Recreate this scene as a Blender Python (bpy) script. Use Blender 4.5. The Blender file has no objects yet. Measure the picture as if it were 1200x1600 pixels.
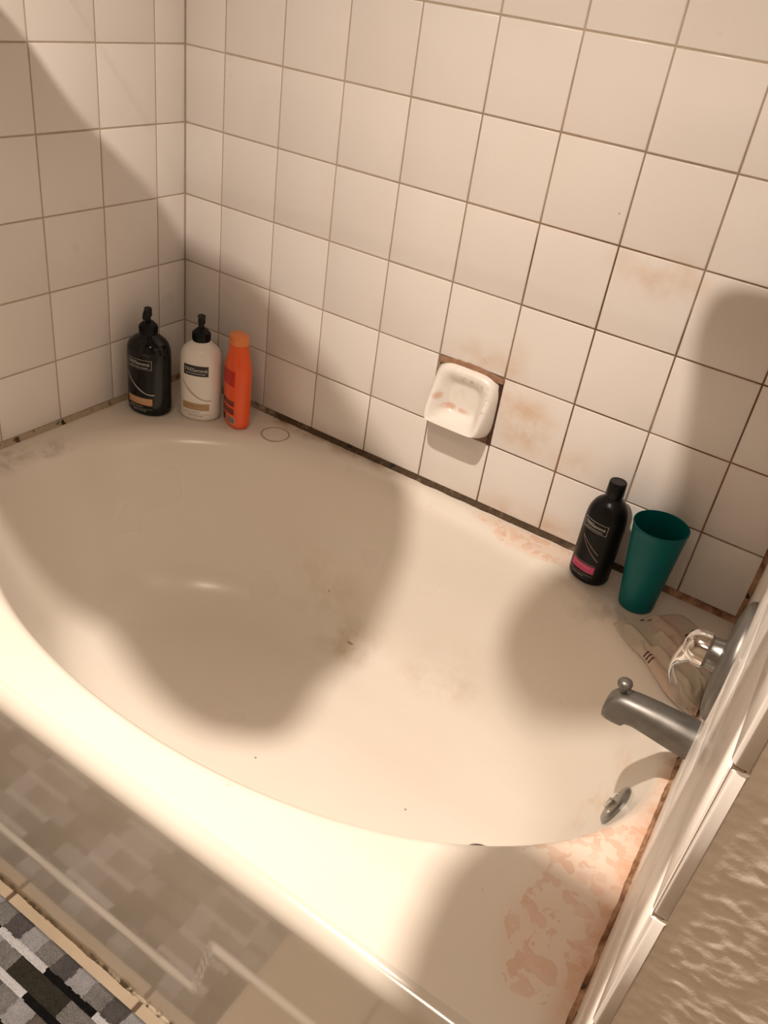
import bpy, bmesh, math, random
from mathutils import Vector, Matrix, noise

random.seed(7)
S = bpy.context.scene
COL = S.collection
PI = math.pi

# ------------------------------------------------------------------ camera
# world: x along the back wall (0 = left corner), y = 0 back wall (room is -y), z = 0 tub deck
FPX = 1314.9
CAM = Vector((1.4799, -1.5145, 0.9980))
RX = Vector((0.82864995, 0.54427331, 0.13078922))
RY = Vector((0.39407404, -0.40128093, -0.826849))
RZ = Vector((-0.39754863, 0.73670902, -0.5470054))
cd = bpy.data.cameras.new('camera')
cam = bpy.data.objects.new('camera', cd)
COL.objects.link(cam)
m = Matrix.Identity(4)
for i in range(3):
    m[i][0] = RX[i]; m[i][1] = -RY[i]; m[i][2] = -RZ[i]; m[i][3] = CAM[i]
cam.matrix_world = m
cd.sensor_fit = 'VERTICAL'
cd.sensor_height = 32.0
cd.lens = FPX / 1600.0 * 32.0
cd.clip_start = 0.01
S.camera = cam

# ------------------------------------------------------------------ world, light, exposure
w = bpy.data.worlds.new('world'); S.world = w; w.use_nodes = True
w.node_tree.nodes['Background'].inputs[0].default_value = (0.9, 0.8, 0.7, 1)
w.node_tree.nodes['Background'].inputs[1].default_value = 0.02
LIGHT = Vector((0.88, -1.16, 1.912))       # the ceiling downlight
LAMP_POWER = 25.5
ld = bpy.data.lights.new('downlight', 'AREA'); ld.shape = 'DISK'; ld.size = 0.05; ld.spread = math.radians(125)
ld.energy = LAMP_POWER; ld.color = (1.0, 0.865, 0.735)
lo = bpy.data.objects.new('downlight', ld); COL.objects.link(lo); lo.location = LIGHT
LIGHT2 = Vector((1.15, -1.86, 1.912))     # a second downlight further back in the room
ld2 = bpy.data.lights.new('rear_downlight', 'AREA'); ld2.shape = 'DISK'; ld2.size = 0.36; ld2.spread = math.radians(140)
ld2.energy = 7.5; ld2.color = (1.0, 0.80, 0.62)
lo2 = bpy.data.objects.new('rear_downlight', ld2); COL.objects.link(lo2); lo2.location = LIGHT2
vs = S.view_settings
vs.view_transform = 'Standard'; vs.look = 'None'; vs.gamma = 1.0; vs.use_curve_mapping = False
vs.exposure = 0.0
S.cycles.max_bounces = 6
S.cycles.diffuse_bounces = 3
S.cycles.glossy_bounces = 3

# ------------------------------------------------------------------ helpers
FLOOR_Z = -0.52
CEIL_Z = 1.92
P = 0.1555          # tile pitch, horizontal
PV = 0.1566         # tile pitch, vertical
COL0 = 0.1134       # first vertical joint on the back wall
LCOL0 = 0.0872      # first vertical joint on the left wall


class NT:
    """tiny node builder"""
    def __init__(self, name):
        self.mat = bpy.data.materials.new(name)
        self.mat.use_nodes = True
        self.t = self.mat.node_tree
        self.b = self.t.nodes['Principled BSDF']

    def n(self, typ, **kw):
        nd = self.t.nodes.new(typ)
        for k, v in kw.items():
            setattr(nd, k, v)
        return nd

    def put(self, sock, v):
        if isinstance(v, bpy.types.NodeSocket):
            self.t.links.new(v, sock)
        elif isinstance(v, (tuple, list)) and sock.type == 'RGBA' and len(v) == 3:
            sock.default_value = (*v, 1)
        else:
            sock.default_value = v

    def set(self, **kw):
        names = {'color': 'Base Color', 'rough': 'Roughness', 'metal': 'Metallic', 'coat': 'Coat Weight',
                 'coat_rough': 'Coat Roughness', 'trans': 'Transmission Weight', 'ior': 'IOR', 'spec': 'Specular IOR Level',
                 'normal': 'Normal', 'sheen': 'Sheen Weight', 'sss': 'Subsurface Weight', 'emit': 'Emission Color',
                 'emit_s': 'Emission Strength', 'alpha': 'Alpha'}
        for k, v in kw.items():
            self.put(self.b.inputs[names[k]], v)
        return self.mat

    def m(self, op, a, b=None, c=None, clamp=False):
        nd = self.n('ShaderNodeMath', operation=op, use_clamp=clamp)
        self.put(nd.inputs[0], a)
        if b is not None: self.put(nd.inputs[1], b)
        if c is not None: self.put(nd.inputs[2], c)
        return nd.outputs[0]

    def pos(self):
        g = self.n('ShaderNodeNewGeometry')
        s = self.n('ShaderNodeSeparateXYZ')
        self.t.links.new(g.outputs['Position'], s.inputs[0])
        return g.outputs['Position'], s.outputs[0], s.outputs[1], s.outputs[2]

    def objpos(self):
        g = self.n('ShaderNodeTexCoord')
        s = self.n('ShaderNodeSeparateXYZ')
        self.t.links.new(g.outputs['Object'], s.inputs[0])
        return g.outputs['Object'], s.outputs[0], s.outputs[1], s.outputs[2]

    def noise(self, vec, scale, detail=4, rough=0.55, dist=0.0):
        nd = self.n('ShaderNodeTexNoise')
        self.put(nd.inputs['Vector'], vec)
        nd.inputs['Scale'].default_value = scale
        nd.inputs['Detail'].default_value = detail
        nd.inputs['Roughness'].default_value = rough
        nd.inputs['Distortion'].default_value = dist
        return nd.outputs['Fac']

    def voro(self, vec, scale, feature='F1', rnd=1.0):
        nd = self.n('ShaderNodeTexVoronoi', feature=feature)
        self.put(nd.inputs['Vector'], vec)
        nd.inputs['Scale'].default_value = scale
        nd.inputs['Randomness'].default_value = rnd
        return nd

    def step(self, v, a, b, lo=0.0, hi=1.0):
        nd = self.n('ShaderNodeMapRange', interpolation_type='SMOOTHSTEP')
        self.put(nd.inputs[0], v)
        nd.inputs[1].default_value = a; nd.inputs[2].default_value = b
        nd.inputs[3].default_value = lo; nd.inputs[4].default_value = hi
        return nd.outputs[0]

    def mix(self, f, a, b, typ='MIX'):
        nd = self.n('ShaderNodeMix', data_type='RGBA', blend_type=typ)
        self.put(nd.inputs[0], f)
        self.put(nd.inputs[6], a)
        self.put(nd.inputs[7], b)
        return nd.outputs[2]

    def bump(self, h, strength=0.3, dist=0.002, normal=None):
        nd = self.n('ShaderNodeBump')
        nd.inputs['Strength'].default_value = strength
        nd.inputs['Distance'].default_value = dist
        self.put(nd.inputs['Height'], h)
        if normal is not None: self.put(nd.inputs['Normal'], normal)
        return nd.outputs[0]

    def blob(self, px, py, cx, cy, rx, ry, inner=0.2):
        """soft elliptical stain mask on two coordinates"""
        dx = self.m('DIVIDE', self.m('SUBTRACT', px, cx), rx)
        dy = self.m('DIVIDE', self.m('SUBTRACT', py, cy), ry)
        r = self.m('SQRT', self.m('ADD', self.m('MULTIPLY', dx, dx), self.m('MULTIPLY', dy, dy)))
        return self.step(r, 1.0, inner)

    def mx(self, *a):
        r = a[0]
        for b in a[1:]:
            r = self.m('MAXIMUM', r, b)
        return r

    def mul(self, *a):
        r = a[0]
        for b in a[1:]:
            r = self.m('MULTIPLY', r, b)
        return r


def simple(name, color, rough=0.5, **kw):
    return NT(name).set(color=color, rough=rough, **kw)


def link(name, me, mat=None, parent=None, loc=(0, 0, 0), rot=(0, 0, 0), smooth=None):
    if isinstance(me, bmesh.types.BMesh):
        b = me
        me = bpy.data.meshes.new(name)
        b.normal_update()
        b.to_mesh(me); b.free()
    o = bpy.data.objects.new(name, me)
    COL.objects.link(o)
    if mat is not None and me is not None and not me.materials:
        for mm in (mat if isinstance(mat, (list, tuple)) else [mat]):
            me.materials.append(mm)
    if parent is not None: o.parent = parent
    o.location = loc; o.rotation_euler = rot
    if smooth is not None and me is not None:
        me.polygons.foreach_set('use_smooth', [True] * len(me.polygons))
        me.set_sharp_from_angle(angle=math.radians(smooth))
        me.update()
    return o


def thing(name, label, cat, loc=(0, 0, 0), rotz=0.0, group=None):
    o = bpy.data.objects.new(name, None)
    COL.objects.link(o)
    o.empty_display_size = 0.05
    o.location = loc; o.rotation_euler = (0, 0, rotz)
    o['label'] = label; o['category'] = cat
    if group: o['group'] = group
    return o


def struct(o, label=None):
    o['kind'] = 'structure'
    if label: o['label'] = label
    return o


def box(b, x0, x1, y0, y1, z0, z1):
    v = [b.verts.new(c) for c in ((x0, y0, z0), (x1, y0, z0), (x1, y1, z0), (x0, y1, z0),
                                  (x0, y0, z1), (x1, y0, z1), (x1, y1, z1), (x0, y1, z1))]
    for f in ((0, 3, 2, 1), (4, 5, 6, 7), (0, 1, 5, 4), (1, 2, 6, 5), (2, 3, 7, 6), (3, 0, 4, 7)):
        b.faces.new([v[i] for i in f])
    return v


def bevelled_box(x0, x1, y0, y1, z0, z1, r=0.004, seg=2):
    b = bmesh.new()
    box(b, x0, x1, y0, y1, z0, z1)
    bmesh.ops.bevel(b, geom=b.edges[:] + b.verts[:], offset=r, segments=seg, profile=0.5, affect='EDGES')
    return b


def loft(b, rings, close=True, cap0=False, cap1=False):
    """skin a list of rings (lists of points) with quads"""
    R = [[b.verts.new(p) for p in r] for r in rings]
    n = len(R[0])
    for i in range(len(R) - 1):
        for j in range(n if close else n - 1):
            k = (j + 1) % n
            b.faces.new((R[i][j], R[i][k], R[i + 1][k], R[i + 1][j]))
    if cap0: b.faces.new(list(reversed(R[0])))
    if cap1: b.faces.new(R[-1])
    return R


def oval(rx, ry, z, n=40, e=2.0, cx=0.0, cy=0.0):
    out = []
    for i in range(n):
        a = 2 * PI * i / n
        c, s = math.cos(a), math.sin(a)
        k = (abs(c) ** e + abs(s) ** e) ** (-1.0 / e)
        out.append((cx + rx * c * k, cy + ry * s * k, z))
    return out


def lathe(prof, n=40, e=2.0, cap0=True, cap1=True):
    """prof: (z, rx, ry)"""
    b = bmesh.new()
    loft(b, [oval(p[1], p[2] if len(p) > 2 else p[1], p[0], n, e) for p in prof], True, cap0, cap1)
    return b


def smooth_profile(pts, sub=6):
    """Catmull-Rom through (z, rx, ry) points"""
    out = []
    n = len(pts)
    for i in range(n - 1):
        p0 = pts[max(i - 1, 0)]; p1 = pts[i]; p2 = pts[i + 1]; p3 = pts[min(i + 2, n - 1)]
        for k in range(sub):
            t = k / sub
            out.append(tuple(0.5 * ((2 * b_) + (-a + c) * t + (2 * a - 5 * b_ + 4 * c - d) * t * t + (-a + 3 * b_ - 3 * c + d) * t ** 3)
                             for a, b_, c, d in zip(p0, p1, p2, p3)))
    out.append(tuple(pts[-1]))
    return out


def tube(pts, rad, n=10, caps=True):
    """tube along a polyline; rad is a number or a list"""
    b = bmesh.new()
    pts = [Vector(p) for p in pts]
    rings = []
    up = Vector((0, 0, 1))
    for i, p in enumerate(pts):
        d = (pts[min(i + 1, len(pts) - 1)] - pts[max(i - 1, 0)]).normalized()
        s = d.cross(up)
        if s.length < 1e-4: s = Vector((1, 0, 0))
        s.normalize(); u = s.cross(d)
        r = rad[i] if isinstance(rad, (list, tuple)) else rad
        rr = r if isinstance(r, tuple) else (r, r)
        rings.append([p + s * math.cos(2 * PI * k / n) * rr[0] + u * math.sin(2 * PI * k / n) * rr[1] for k in range(n)])
    loft(b, rings, True, caps, caps)
    bmesh.ops.recalc_face_normals(b, faces=b.faces[:])
    return b


def sstep(x, a, b):
    t = min(1, max(0, (x - a) / (b - a)))
    return t * t * (3 - 2 * t)


# ------------------------------------------------------------------ materials
def mat_tile():
    t = NT('ceramic_tile')
    p, x, y, z = t.pos()
    rnd = t.n('ShaderNodeObjectInfo').outputs['Random']
    base = t.mix(rnd, (0.815, 0.765, 0.725), (0.845, 0.80, 0.762))
    cloud = t.step(t.noise(p, 5.0, 5), 0.35, 0.75)
    base = t.mix(t.m('MULTIPLY', cloud, 0.18), base, (0.70, 0.62, 0.54))
    # tan stain blooms on the back wall: beside the soap dish, under the soap shelf line, low by the tub
    nz = t.step(t.noise(p, 14.0, 6, 0.65), 0.30, 0.70)
    onback = t.step(y, -0.05, -0.02)
    st = t.mx(t.m('MULTIPLY', t.blob(x, z, 0.955, 0.235, 0.10, 0.10, 0.1), 0.95),
              t.m('MULTIPLY', t.blob(x, z, 0.905, 0.30, 0.05, 0.14, 0.1), 0.7),
              t.m('MULTIPLY', t.blob(x, z, 1.13, 0.60, 0.13, 0.06, 0.1), 0.75),
              t.m('MULTIPLY', t.blob(x, z, 0.84, 0.34, 0.12, 0.05, 0.1), 0.6),
              t.m('MULTIPLY', t.blob(x, z, 1.08, 0.02, 0.28, 0.06, 0.0), 0.9),
              t.m('MULTIPLY', t.blob(x, z, 1.08, 0.19, 0.10, 0.06, 0.0), 0.5))
    st = t.mul(st, nz, onback)
    base = t.mix(t.m('MULTIPLY', st, 0.75), base, (0.62, 0.37, 0.19))
    # little specks
    v = t.voro(p, 9.0)
    speck = t.m('MULTIPLY', t.step(v.outputs['Distance'], 0.028, 0.015), t.step(t.noise(p, 3.0, 2), 0.45, 0.5))
    base = t.mix(t.m('MULTIPLY', speck, 0.7), base, (0.18, 0.10, 0.05))
    h = t.noise(p, 40.0, 3)
    return t.set(color=base, rough=t.step(t.noise(p, 6.0, 3), 0.2, 0.8, 0.26, 0.42), normal=t.bump(h, 0.08, 0.001), coat=0.15, coat_rough=0.25)


def mat_grout():
    t = NT('grout')
    p, x, y, z = t.pos()
    nz = t.step(t.noise(p, 3.2, 5, 0.6), 0.36, 0.64)
    fx = t.step(x, 0.35, 0.95)
    fz = t.step(z, 1.05, 0.55)
    d = t.m('MULTIPLY', fx, fz)
    d = t.m('MULTIPLY', d, t.m('ADD', 0.45, t.m('MULTIPLY', nz, 0.65)))
    low = t.m('MULTIPLY', t.step(z, 0.35, 0.02), t.m('MULTIPLY', t.step(x, 0.30, 0.55), 0.75))
    back = t.m('GREATER_THAN', y, -0.03)
    d = t.m('MULTIPLY', t.m('MAXIMUM', d, low), back, clamp=True)
    fine = t.noise(p, 60.0, 3)
    dark = t.mix(fine, (0.055, 0.028, 0.014), (0.20, 0.105, 0.045))
    rust = t.mul(t.step(t.noise(p, 6.0, 3), 0.52, 0.66), fx, back)
    dark = t.mix(t.m('MULTIPLY', rust, 0.6), dark, (0.30, 0.12, 0.045))
    lite = t.mix(fine, (0.40, 0.315, 0.235), (0.56, 0.46, 0.36))
    return t.set(color=t.mix(d, lite, dark), rough=0.85, normal=t.bump(t.noise(p, 300.0, 2), 0.3, 0.001))


def mat_enamel():
    t = NT('tub_enamel')
    p, x, y, z = t.pos()
    base = t.mix(t.step(t.noise(p, 2.5, 3), 0.35, 0.7), (0.80, 0.735, 0.655), (0.79, 0.715, 0.63))
    deck = t.step(z, -0.02, -0.004)
    # chipped, peeled glaze showing a pink undercoat
    warp = t.n('ShaderNodeVectorMath', operation='ADD')
    ncol = t.n('ShaderNodeTexNoise'); ncol.inputs['Scale'].default_value = 60.0; t.put(ncol.inputs['Vector'], p)
    sc = t.n('ShaderNodeVectorMath', operation='SCALE'); t.put(sc.inputs[0], ncol.outputs['Color']); sc.inputs['Scale'].default_value = 0.016
    t.put(warp.inputs[0], p); t.put(warp.inputs[1], sc.outputs[0])
    vo = t.voro(warp.outputs[0], 46.0)
    cell = t.n('ShaderNodeSeparateColor'); t.put(cell.inputs[0], vo.outputs['Color'])
    flake = t.step(t.noise(p, 36.0, 4, 0.55, 0.6), 0.535, 0.55)
    chip = t.m('MAXIMUM', flake, t.m('MULTIPLY', t.m('LESS_THAN', vo.outputs['Distance'], 0.45), t.m('GREATER_THAN', cell.outputs[0], 0.62)))
    reg = t.mx(t.blob(x, y, 1.450, -0.690, 0.105, 0.130, 0.35),
               t.blob(x, y, 1.440, -0.830, 0.080, 0.130, 0.35),
               t.blob(x, y, 1.475, -0.455, 0.030, 0.045, 0.5),
               t.blob(x, y, 1.09, -0.045, 0.155, 0.042, 0.7),
               t.blob(x, y, 0.97, -0.030, 0.09, 0.028, 0.4))
    regn = t.step(t.m('ADD', reg, t.m('MULTIPLY', t.m('SUBTRACT', t.noise(p, 13.0, 3), 0.5), 2.2)), 0.40, 0.46)
    pinkm = t.mul(regn, chip, deck)
    pink = t.mix(cell.outputs[1], (0.66, 0.36, 0.245), (0.74, 0.52, 0.41))
    bloom = t.mul(t.m('MULTIPLY', reg, 0.42), deck)
    base = t.mix(bloom, base, (0.76, 0.53, 0.40))
    base = t.mix(t.m('MULTIPLY', pinkm, 0.55), base, pink)
    # rust wash along the wall joints
    edge_r = t.step(t.m('ADD', x, t.m('MULTIPLY', y, 0.0225)), 1.440, 1.487)
    nse = t.step(t.noise(p, 20.0, 4), 0.35, 0.6)
    er = t.mul(edge_r, t.step(y, -0.40, -0.50), t.m('ADD', 0.35, t.m('MULTIPLY', nse, 0.5)), deck)
    base = t.mix(t.m('MULTIPLY', er, 0.85), base, (0.62, 0.30, 0.15))
    eb = t.mul(t.step(y, -0.055, -0.008), t.step(x, 0.25, 0.33), t.step(x, 0.80, 0.55), t.step(t.noise(p, 16.0, 4), 0.35, 0.62), deck)
    base = t.mix(t.m('MULTIPLY', eb, 0.75), base, (0.34, 0.19, 0.09))
    # rust ring left by a can
    dx = t.m('SUBTRACT', x, 0.372); dy = t.m('SUBTRACT', y, -0.074)
    rr = t.m('SQRT', t.m('ADD', t.m('MULTIPLY', dx, dx), t.m('MULTIPLY', dy, dy)))
    rg = t.step(t.m('ABSOLUTE', t.m('SUBTRACT', rr, 0.0335)), 0.0032, 0.0012)
    rg = t.mul(rg, t.step(t.noise(p, 40.0, 3), 0.22, 0.42), deck)
    base = t.mix(t.m('MULTIPLY', rg, 0.75), base, (0.27, 0.15, 0.07))
    # grey soap grime on the left ledge, and a pale ring in it
    gm = t.mul(t.mx(t.blob(x, y, 0.05, -0.60, 0.07, 0.12, 0.2), t.blob(x, y, 0.08, -0.50, 0.06, 0.10, 0.1)), t.step(t.noise(p, 26.0, 5, 0.7), 0.42, 0.62), deck)
    base = t.mix(t.m('MULTIPLY', gm, 0.5), base, (0.36, 0.31, 0.24))
    gx = t.mul(t.blob(x, y, 1.27, -0.145, 0.10, 0.035, 0.2), t.step(t.noise(p, 30.0, 4), 0.40, 0.60), t.step(z, -0.08, -0.02))
    base = t.mix(t.m('MULTIPLY', gx, 0.45), base, (0.42, 0.38, 0.31))
    # yellowed scum where the basin wall meets its floor
    by = t.mul(t.mx(t.blob(x, y, 0.74, -0.215, 0.15, 0.07, 0.1), t.m('MULTIPLY', t.blob(x, y, 0.98, -0.20, 0.15, 0.06, 0.0), 0.7),
                    t.m('MULTIPLY', t.blob(x, y, 0.62, -0.17, 0.18, 0.06, 0.0), 0.6)),
               t.step(t.noise(p, 9.0, 6, 0.7), 0.35, 0.72), t.step(z, -0.16, -0.25))
    base = t.mix(t.m('MULTIPLY', by, 0.85), base, (0.50, 0.37, 0.18))
    mk = t.mul(t.blob(x, y, 0.742, -0.212, 0.013, 0.0035, 0.3), t.step(z, -0.2, -0.25))
    base = t.mix(t.m('MULTIPLY', mk, 0.7), base, (0.16, 0.11, 0.05))
    by2 = t.mul(t.blob(x, y, 1.40, -0.40, 0.05, 0.10, 0.0), t.step(t.noise(p, 18.0, 5), 0.45, 0.65), t.step(z, -0.03, -0.06))
    base = t.mix(t.m('MULTIPLY', by2, 0.4), base, (0.62, 0.40, 0.20))
    sv = t.voro(p, 7.0)
    sp = t.m('MULTIPLY', t.step(sv.outputs['Distance'], 0.020, 0.012), t.step(t.noise(p, 4.0, 2), 0.48, 0.52))
    base = t.mix(t.m('MULTIPLY', sp, 0.75), base, (0.14, 0.09, 0.05))
    ro = t.step(t.noise(p, 4.0, 2), 0.25, 0.75, 0.27, 0.31)
    ro = t.m('ADD', ro, t.m('MULTIPLY', t.m('MAXIMUM', pinkm, gm), 0.3))
    return t.set(color=base, rough=ro, coat=0.25, coat_rough=0.17,
                 normal=t.bump(t.m('ADD', t.m('MULTIPLY', t.noise(p, 18.0, 3), 0.25), t.m('MULTIPLY', pinkm, -0.5)), 0.12, 0.0015))


def mat_caulk():
    t = NT('mildewed_caulk')
    p, x, y, z = t.pos()
    a = t.noise(p, 26.0, 5, 0.7)
    b = t.noise(p, 90.0, 4, 0.6)
    back = t.m('GREATER_THAN', y, -0.02)
    rightside = t.m('GREATER_THAN', x, 1.3)
    leftwall = t.m('LESS_THAN', x, 0.02)
    brown = t.mix(b, (0.020, 0.012, 0.006), (0.13, 0.078, 0.038))
    light = t.mix(b, (0.36, 0.28, 0.19), (0.52, 0.42, 0.31))
    f_back = t.m('MULTIPLY', t.step(a, 0.15, 0.45), t.step(t.m('ADD', x, t.m('MULTIPLY', t.m('SUBTRACT', a, 0.5), 0.5)), 0.20, 0.34))
    f_left = t.step(a, 0.54, 0.66)
    f = t.mix(leftwall, f_back, f_left)
    c = t.mix(f, light, brown)
    rust = t.mix(t.step(a, 0.35, 0.65), (0.50, 0.30, 0.18), (0.17, 0.075, 0.032))
    c = t.mix(rightside, c, rust)
    mold = t.mul(t.step(t.noise(p, 34.0, 2), 0.62, 0.68), 1.0)
    c = t.mix(mold, c, (0.018, 0.011, 0.006))
    return t.set(color=c, rough=0.75, normal=t.bump(b, 0.6, 0.002))


def mat_drywall():
    t = NT('textured_drywall')
    p, x, y, z = t.pos()
    c = t.mix(t.noise(p, 8.0, 4), (0.77, 0.685, 0.59), (0.80, 0.72, 0.625))
    return t.set(color=c, rough=0.75, normal=t.bump(t.noise(p, 120.0, 4), 0.35, 0.002))


def mat_paint(name, col):
    t = NT(name)
    p, x, y, z = t.pos()
    return t.set(color=t.mix(t.noise(p, 3.0, 3), col, tuple(c * 0.94 for c in col)), rough=0.8,
                 normal=t.bump(t.noise(p, 30.0, 5), 0.3, 0.004))


def mat_floor_tile():
    t = NT('floor_tile')
    p, x, y, z = t.pos()
    c = t.mix(t.step(t.noise(p, 12.0, 5), 0.3, 0.7), (0.40, 0.31, 0.22), (0.35, 0.27, 0.19))
    return t.set(color=c, rough=0.4, normal=t.bump(t.noise(p, 60.0, 3), 0.1, 0.001))


def mat_pile(name, a, b):
    t = NT(name)
    p, x, y, z = t.pos()
    n1 = t.noise(p, 420.0, 3, 0.6)
    n2 = t.noise(p, 60.0, 3, 0.6)
    c = t.mix(t.step(t.m('ADD', t.m('MULTIPLY', n1, 0.7), t.m('MULTIPLY', n2, 0.3)), 0.36, 0.62), a, b)
    return t.set(color=c, rough=1.0, spec=0.08, normal=t.bump(n1, 0.8, 0.004))


def mat_satin():
    t = NT('worn_nickel')
    p, x, y, z = t.pos()
    c = t.mix(t.step(t.noise(p, 30.0, 4), 0.3, 0.7), (0.20, 0.19, 0.175), (0.155, 0.147, 0.137))
    return t.set(color=c, metal=0.75, rough=t.step(t.noise(p, 22.0, 3), 0.2, 0.8, 0.34, 0.48))


def mat_porcelain():
    t = NT('soap_dish_porcelain')
    p, x, y, z = t.pos()
    n = t.noise(p, 38.0, 5, 0.65)
    c = t.mix(t.m('MULTIPLY', t.step(n, 0.5, 0.75), 0.25), (0.83, 0.785, 0.73), (0.55, 0.45, 0.35))
    pk = t.mul(t.mx(t.blob(x, z, 0.785, 0.213, 0.022, 0.010, 0.3), t.blob(x, z, 0.762, 0.236, 0.012, 0.012, 0.2),
                    t.m('MULTIPLY', t.blob(x, z, 0.815, 0.211, 0.020, 0.008, 0.2), 0.8), t.m('MULTIPLY', t.blob(x, z, 0.855, 0.215, 0.014, 0.014, 0.2), 0.5)),
               t.step(t.noise(p, 70.0, 3), 0.36, 0.5))
    c = t.mix(t.m('MULTIPLY', pk, 0.7), c, (0.64, 0.33, 0.21))
    gr = t.mul(t.mx(t.blob(x, z, 0.83, 0.285, 0.06, 0.010, 0.1), t.blob(x, z, 0.872, 0.25, 0.010, 0.05, 0.1)), t.step(t.noise(p, 120.0, 4), 0.48, 0.62))
    c = t.mix(t.m('MULTIPLY', gr, 0.55), c, (0.32, 0.24, 0.16))
    return t.set(color=c, rough=0.34, coat=0.1, coat_rough=0.2)


def mat_cloth():
    t = NT('washcloth_terry')
    p, x, y, z = t.objpos()
    n = t.noise(p, 900.0, 2)
    c = t.mix(t.step(t.noise(p, 14.0, 3), 0.42, 0.58), (0.64, 0.57, 0.47), (0.72, 0.55, 0.45))
    c = t.mix(t.m('MULTIPLY', n, 0.25), c, (0.55, 0.45, 0.36))
    return t.set(color=c, rough=0.95, sheen=0.0, normal=t.bump(n, 0.5, 0.002))


M_TILE = mat_tile(); M_GROUT = mat_grout(); M_ENAMEL = mat_enamel(); M_CAULK = mat_caulk()
M_DRY = mat_drywall(); M_PAINT = mat_paint('ceiling_paint', (0.66, 0.57, 0.47)); M_WALLP = mat_paint('wall_paint', (0.48, 0.40, 0.32))
M_FTILE = mat_floor_tile(); M_SATIN = mat_satin(); M_PORC = mat_porcelain(); M_CLOTH = mat_cloth()
M_CHROME = simple('polished_chrome', (0.80, 0.78, 0.76), 0.08, metal=1.0)
M_DULL = simple('tarnished_chrome', (0.26, 0.26, 0.25), 0.28, metal=1.0)
M_BLACKP = simple('black_plastic', (0.004, 0.004, 0.004), 0.10, spec=0.32)
M_BLACKM = simple('black_satin_plastic', (0.0055, 0.005, 0.005), 0.30, spec=0.2)
M_PUMP = simple('pump_plastic', (0.006, 0.006, 0.006), 0.35, spec=0.2)
M_WHITEP = simple('white_plastic', (0.80, 0.755, 0.70), 0.30, sss=0.0, coat=0.2, coat_rough=0.2)
M_ORANGE = simple('orange_plastic', (0.86, 0.105, 0.018), 0.33)
M_ORCAP = simple('orange_cap_plastic', (0.80, 0.24, 0.07), 0.32)
M_LBLACK = simple('label_black', (0.010, 0.011, 0.014), 0.35)
M_SILVER = simple('label_silver', (0.55, 0.54, 0.52), 0.35)
M_GOLD = simple('label_gold', (0.42, 0.27, 0.13), 0.38)
M_COPPER = simple('label_copper', (0.56, 0.30, 0.16), 0.38)
M_PINK = simple('label_pink', (0.62, 0.045, 0.17), 0.4)
M_LGREY = simple('label_print_grey', (0.22, 0.18, 0.14), 0.5)
M_RED = simple('label_red', (0.55, 0.018, 0.010), 0.4)
M_MAROON = simple('label_maroon', (0.18, 0.025, 0.016), 0.4)
M_DIRT = simple('drain_grime', (0.05, 0.035, 0.02), 0.8)
M_STRIPE = simple('cloth_stripe_print', (0.085, 0.032, 0.030), 0.9)
M_MORTAR = NT('old_mortar')
_p, _x, _y, _z = M_MORTAR.pos()
M_MORTAR = M_MORTAR.set(color=M_MORTAR.mix(M_MORTAR.noise(_p, 70.0, 4), (0.14, 0.065, 0.032), (0.46, 0.27, 0.17)), rough=0.9)
_t = NT('teal_plastic')
M_TEAL = _t.set(color=(0.0, 0.125, 0.132), rough=0.42, spec=0.22)

# ------------------------------------------------------------------ setting: walls
ROOM_Y = -2.55
b = bmesh.new(); box(b, -0.12, 1.65, 0.0016, 0.12, -0.6, CEIL_Z + 0.05)
wall_back = struct(link('wall_back', b, M_GROUT), 'back wall of square off-white tiles with brown stained grout')
b = bmesh.new(); box(b, -0.12, -0.0016, -1.10, 0.0016, -0.6, CEIL_Z + 0.05)
wall_left = struct(link('wall_left', b, M_GROUT), 'left wall of square off-white tiles with pale grout')
b = bmesh.new(); box(b, -0.12, 0.012 - 0.016, ROOM_Y - 0.1, -1.10, -0.6, CEIL_Z + 0.05)
link('drywall_panel', b, M_WALLP, wall_left)

WR = 0.0225
wall_right = link('wall_right', None, None, None, (1.486, 0, 0), (0, 0, WR))
struct(wall_right, 'right wall, tiled beside the tub and plastered towards the viewer')
# the tiling ends at an outside corner; a knock-down plastered face looks towards the room
TY = -1.093          # outer end of the tiling along the wall
DX = 0.0100          # width of the bullnose return before the plaster starts
PY = TY + 0.0030     # plane of the plaster
b = bmesh.new()
nx_, nz_ = 100, 380
px0, px1, pz0, pz1 = DX, DX + 0.24, 0.02, 0.86
gv = []
for i in range(nx_ + 1):
    xx = px0 + (px1 - px0) * i / nx_
    row = []
    for j in range(nz_ + 1):
        zz = pz0 + (pz1 - pz0) * j / nz_
        q = Vector((xx, zz * 1.5, 0.0))
        n1 = noise.noise(q * 66.0 + Vector((0, 0, 4.0)))
        n2 = noise.noise(q * 130.0)
        n3 = noise.noise(q * 20.0 + Vector((7, 0, 0)))
        h = 0.00085 * sstep(n1 + 0.45 * n3, -0.30, 0.40) + 0.0003 * n2
        e = min(sstep(nx_ - i, 0, 5), sstep(j, 0, 5), sstep(nz_ - j, 0, 5))
        row.append(b.verts.new((xx, PY - h * e, zz)))
    gv.append(row)
for i in range(nx_):
    for j in range(nz_):
        b.faces.new((gv[i][j], gv[i + 1][j], gv[i + 1][j + 1], gv[i][j + 1]))
link('plaster_relief', b, M_DRY, wall_right, smooth=60)
b = bmesh.new(); box(b, DX + 0.0002, 0.95, PY + 0.0006, PY + 0.10, -0.6, CEIL_Z + 0.05)
link('plaster_panel', b, M_DRY, wall_right)
b = bmesh.new(); box(b, 0.0016, 0.0090, TY + 0.0025, 0.03, -0.6, CEIL_Z + 0.05); box(b, 0.0085, 0.14, TY + 0.02, 0.03, -0.6, CEIL_Z + 0.05)
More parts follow.
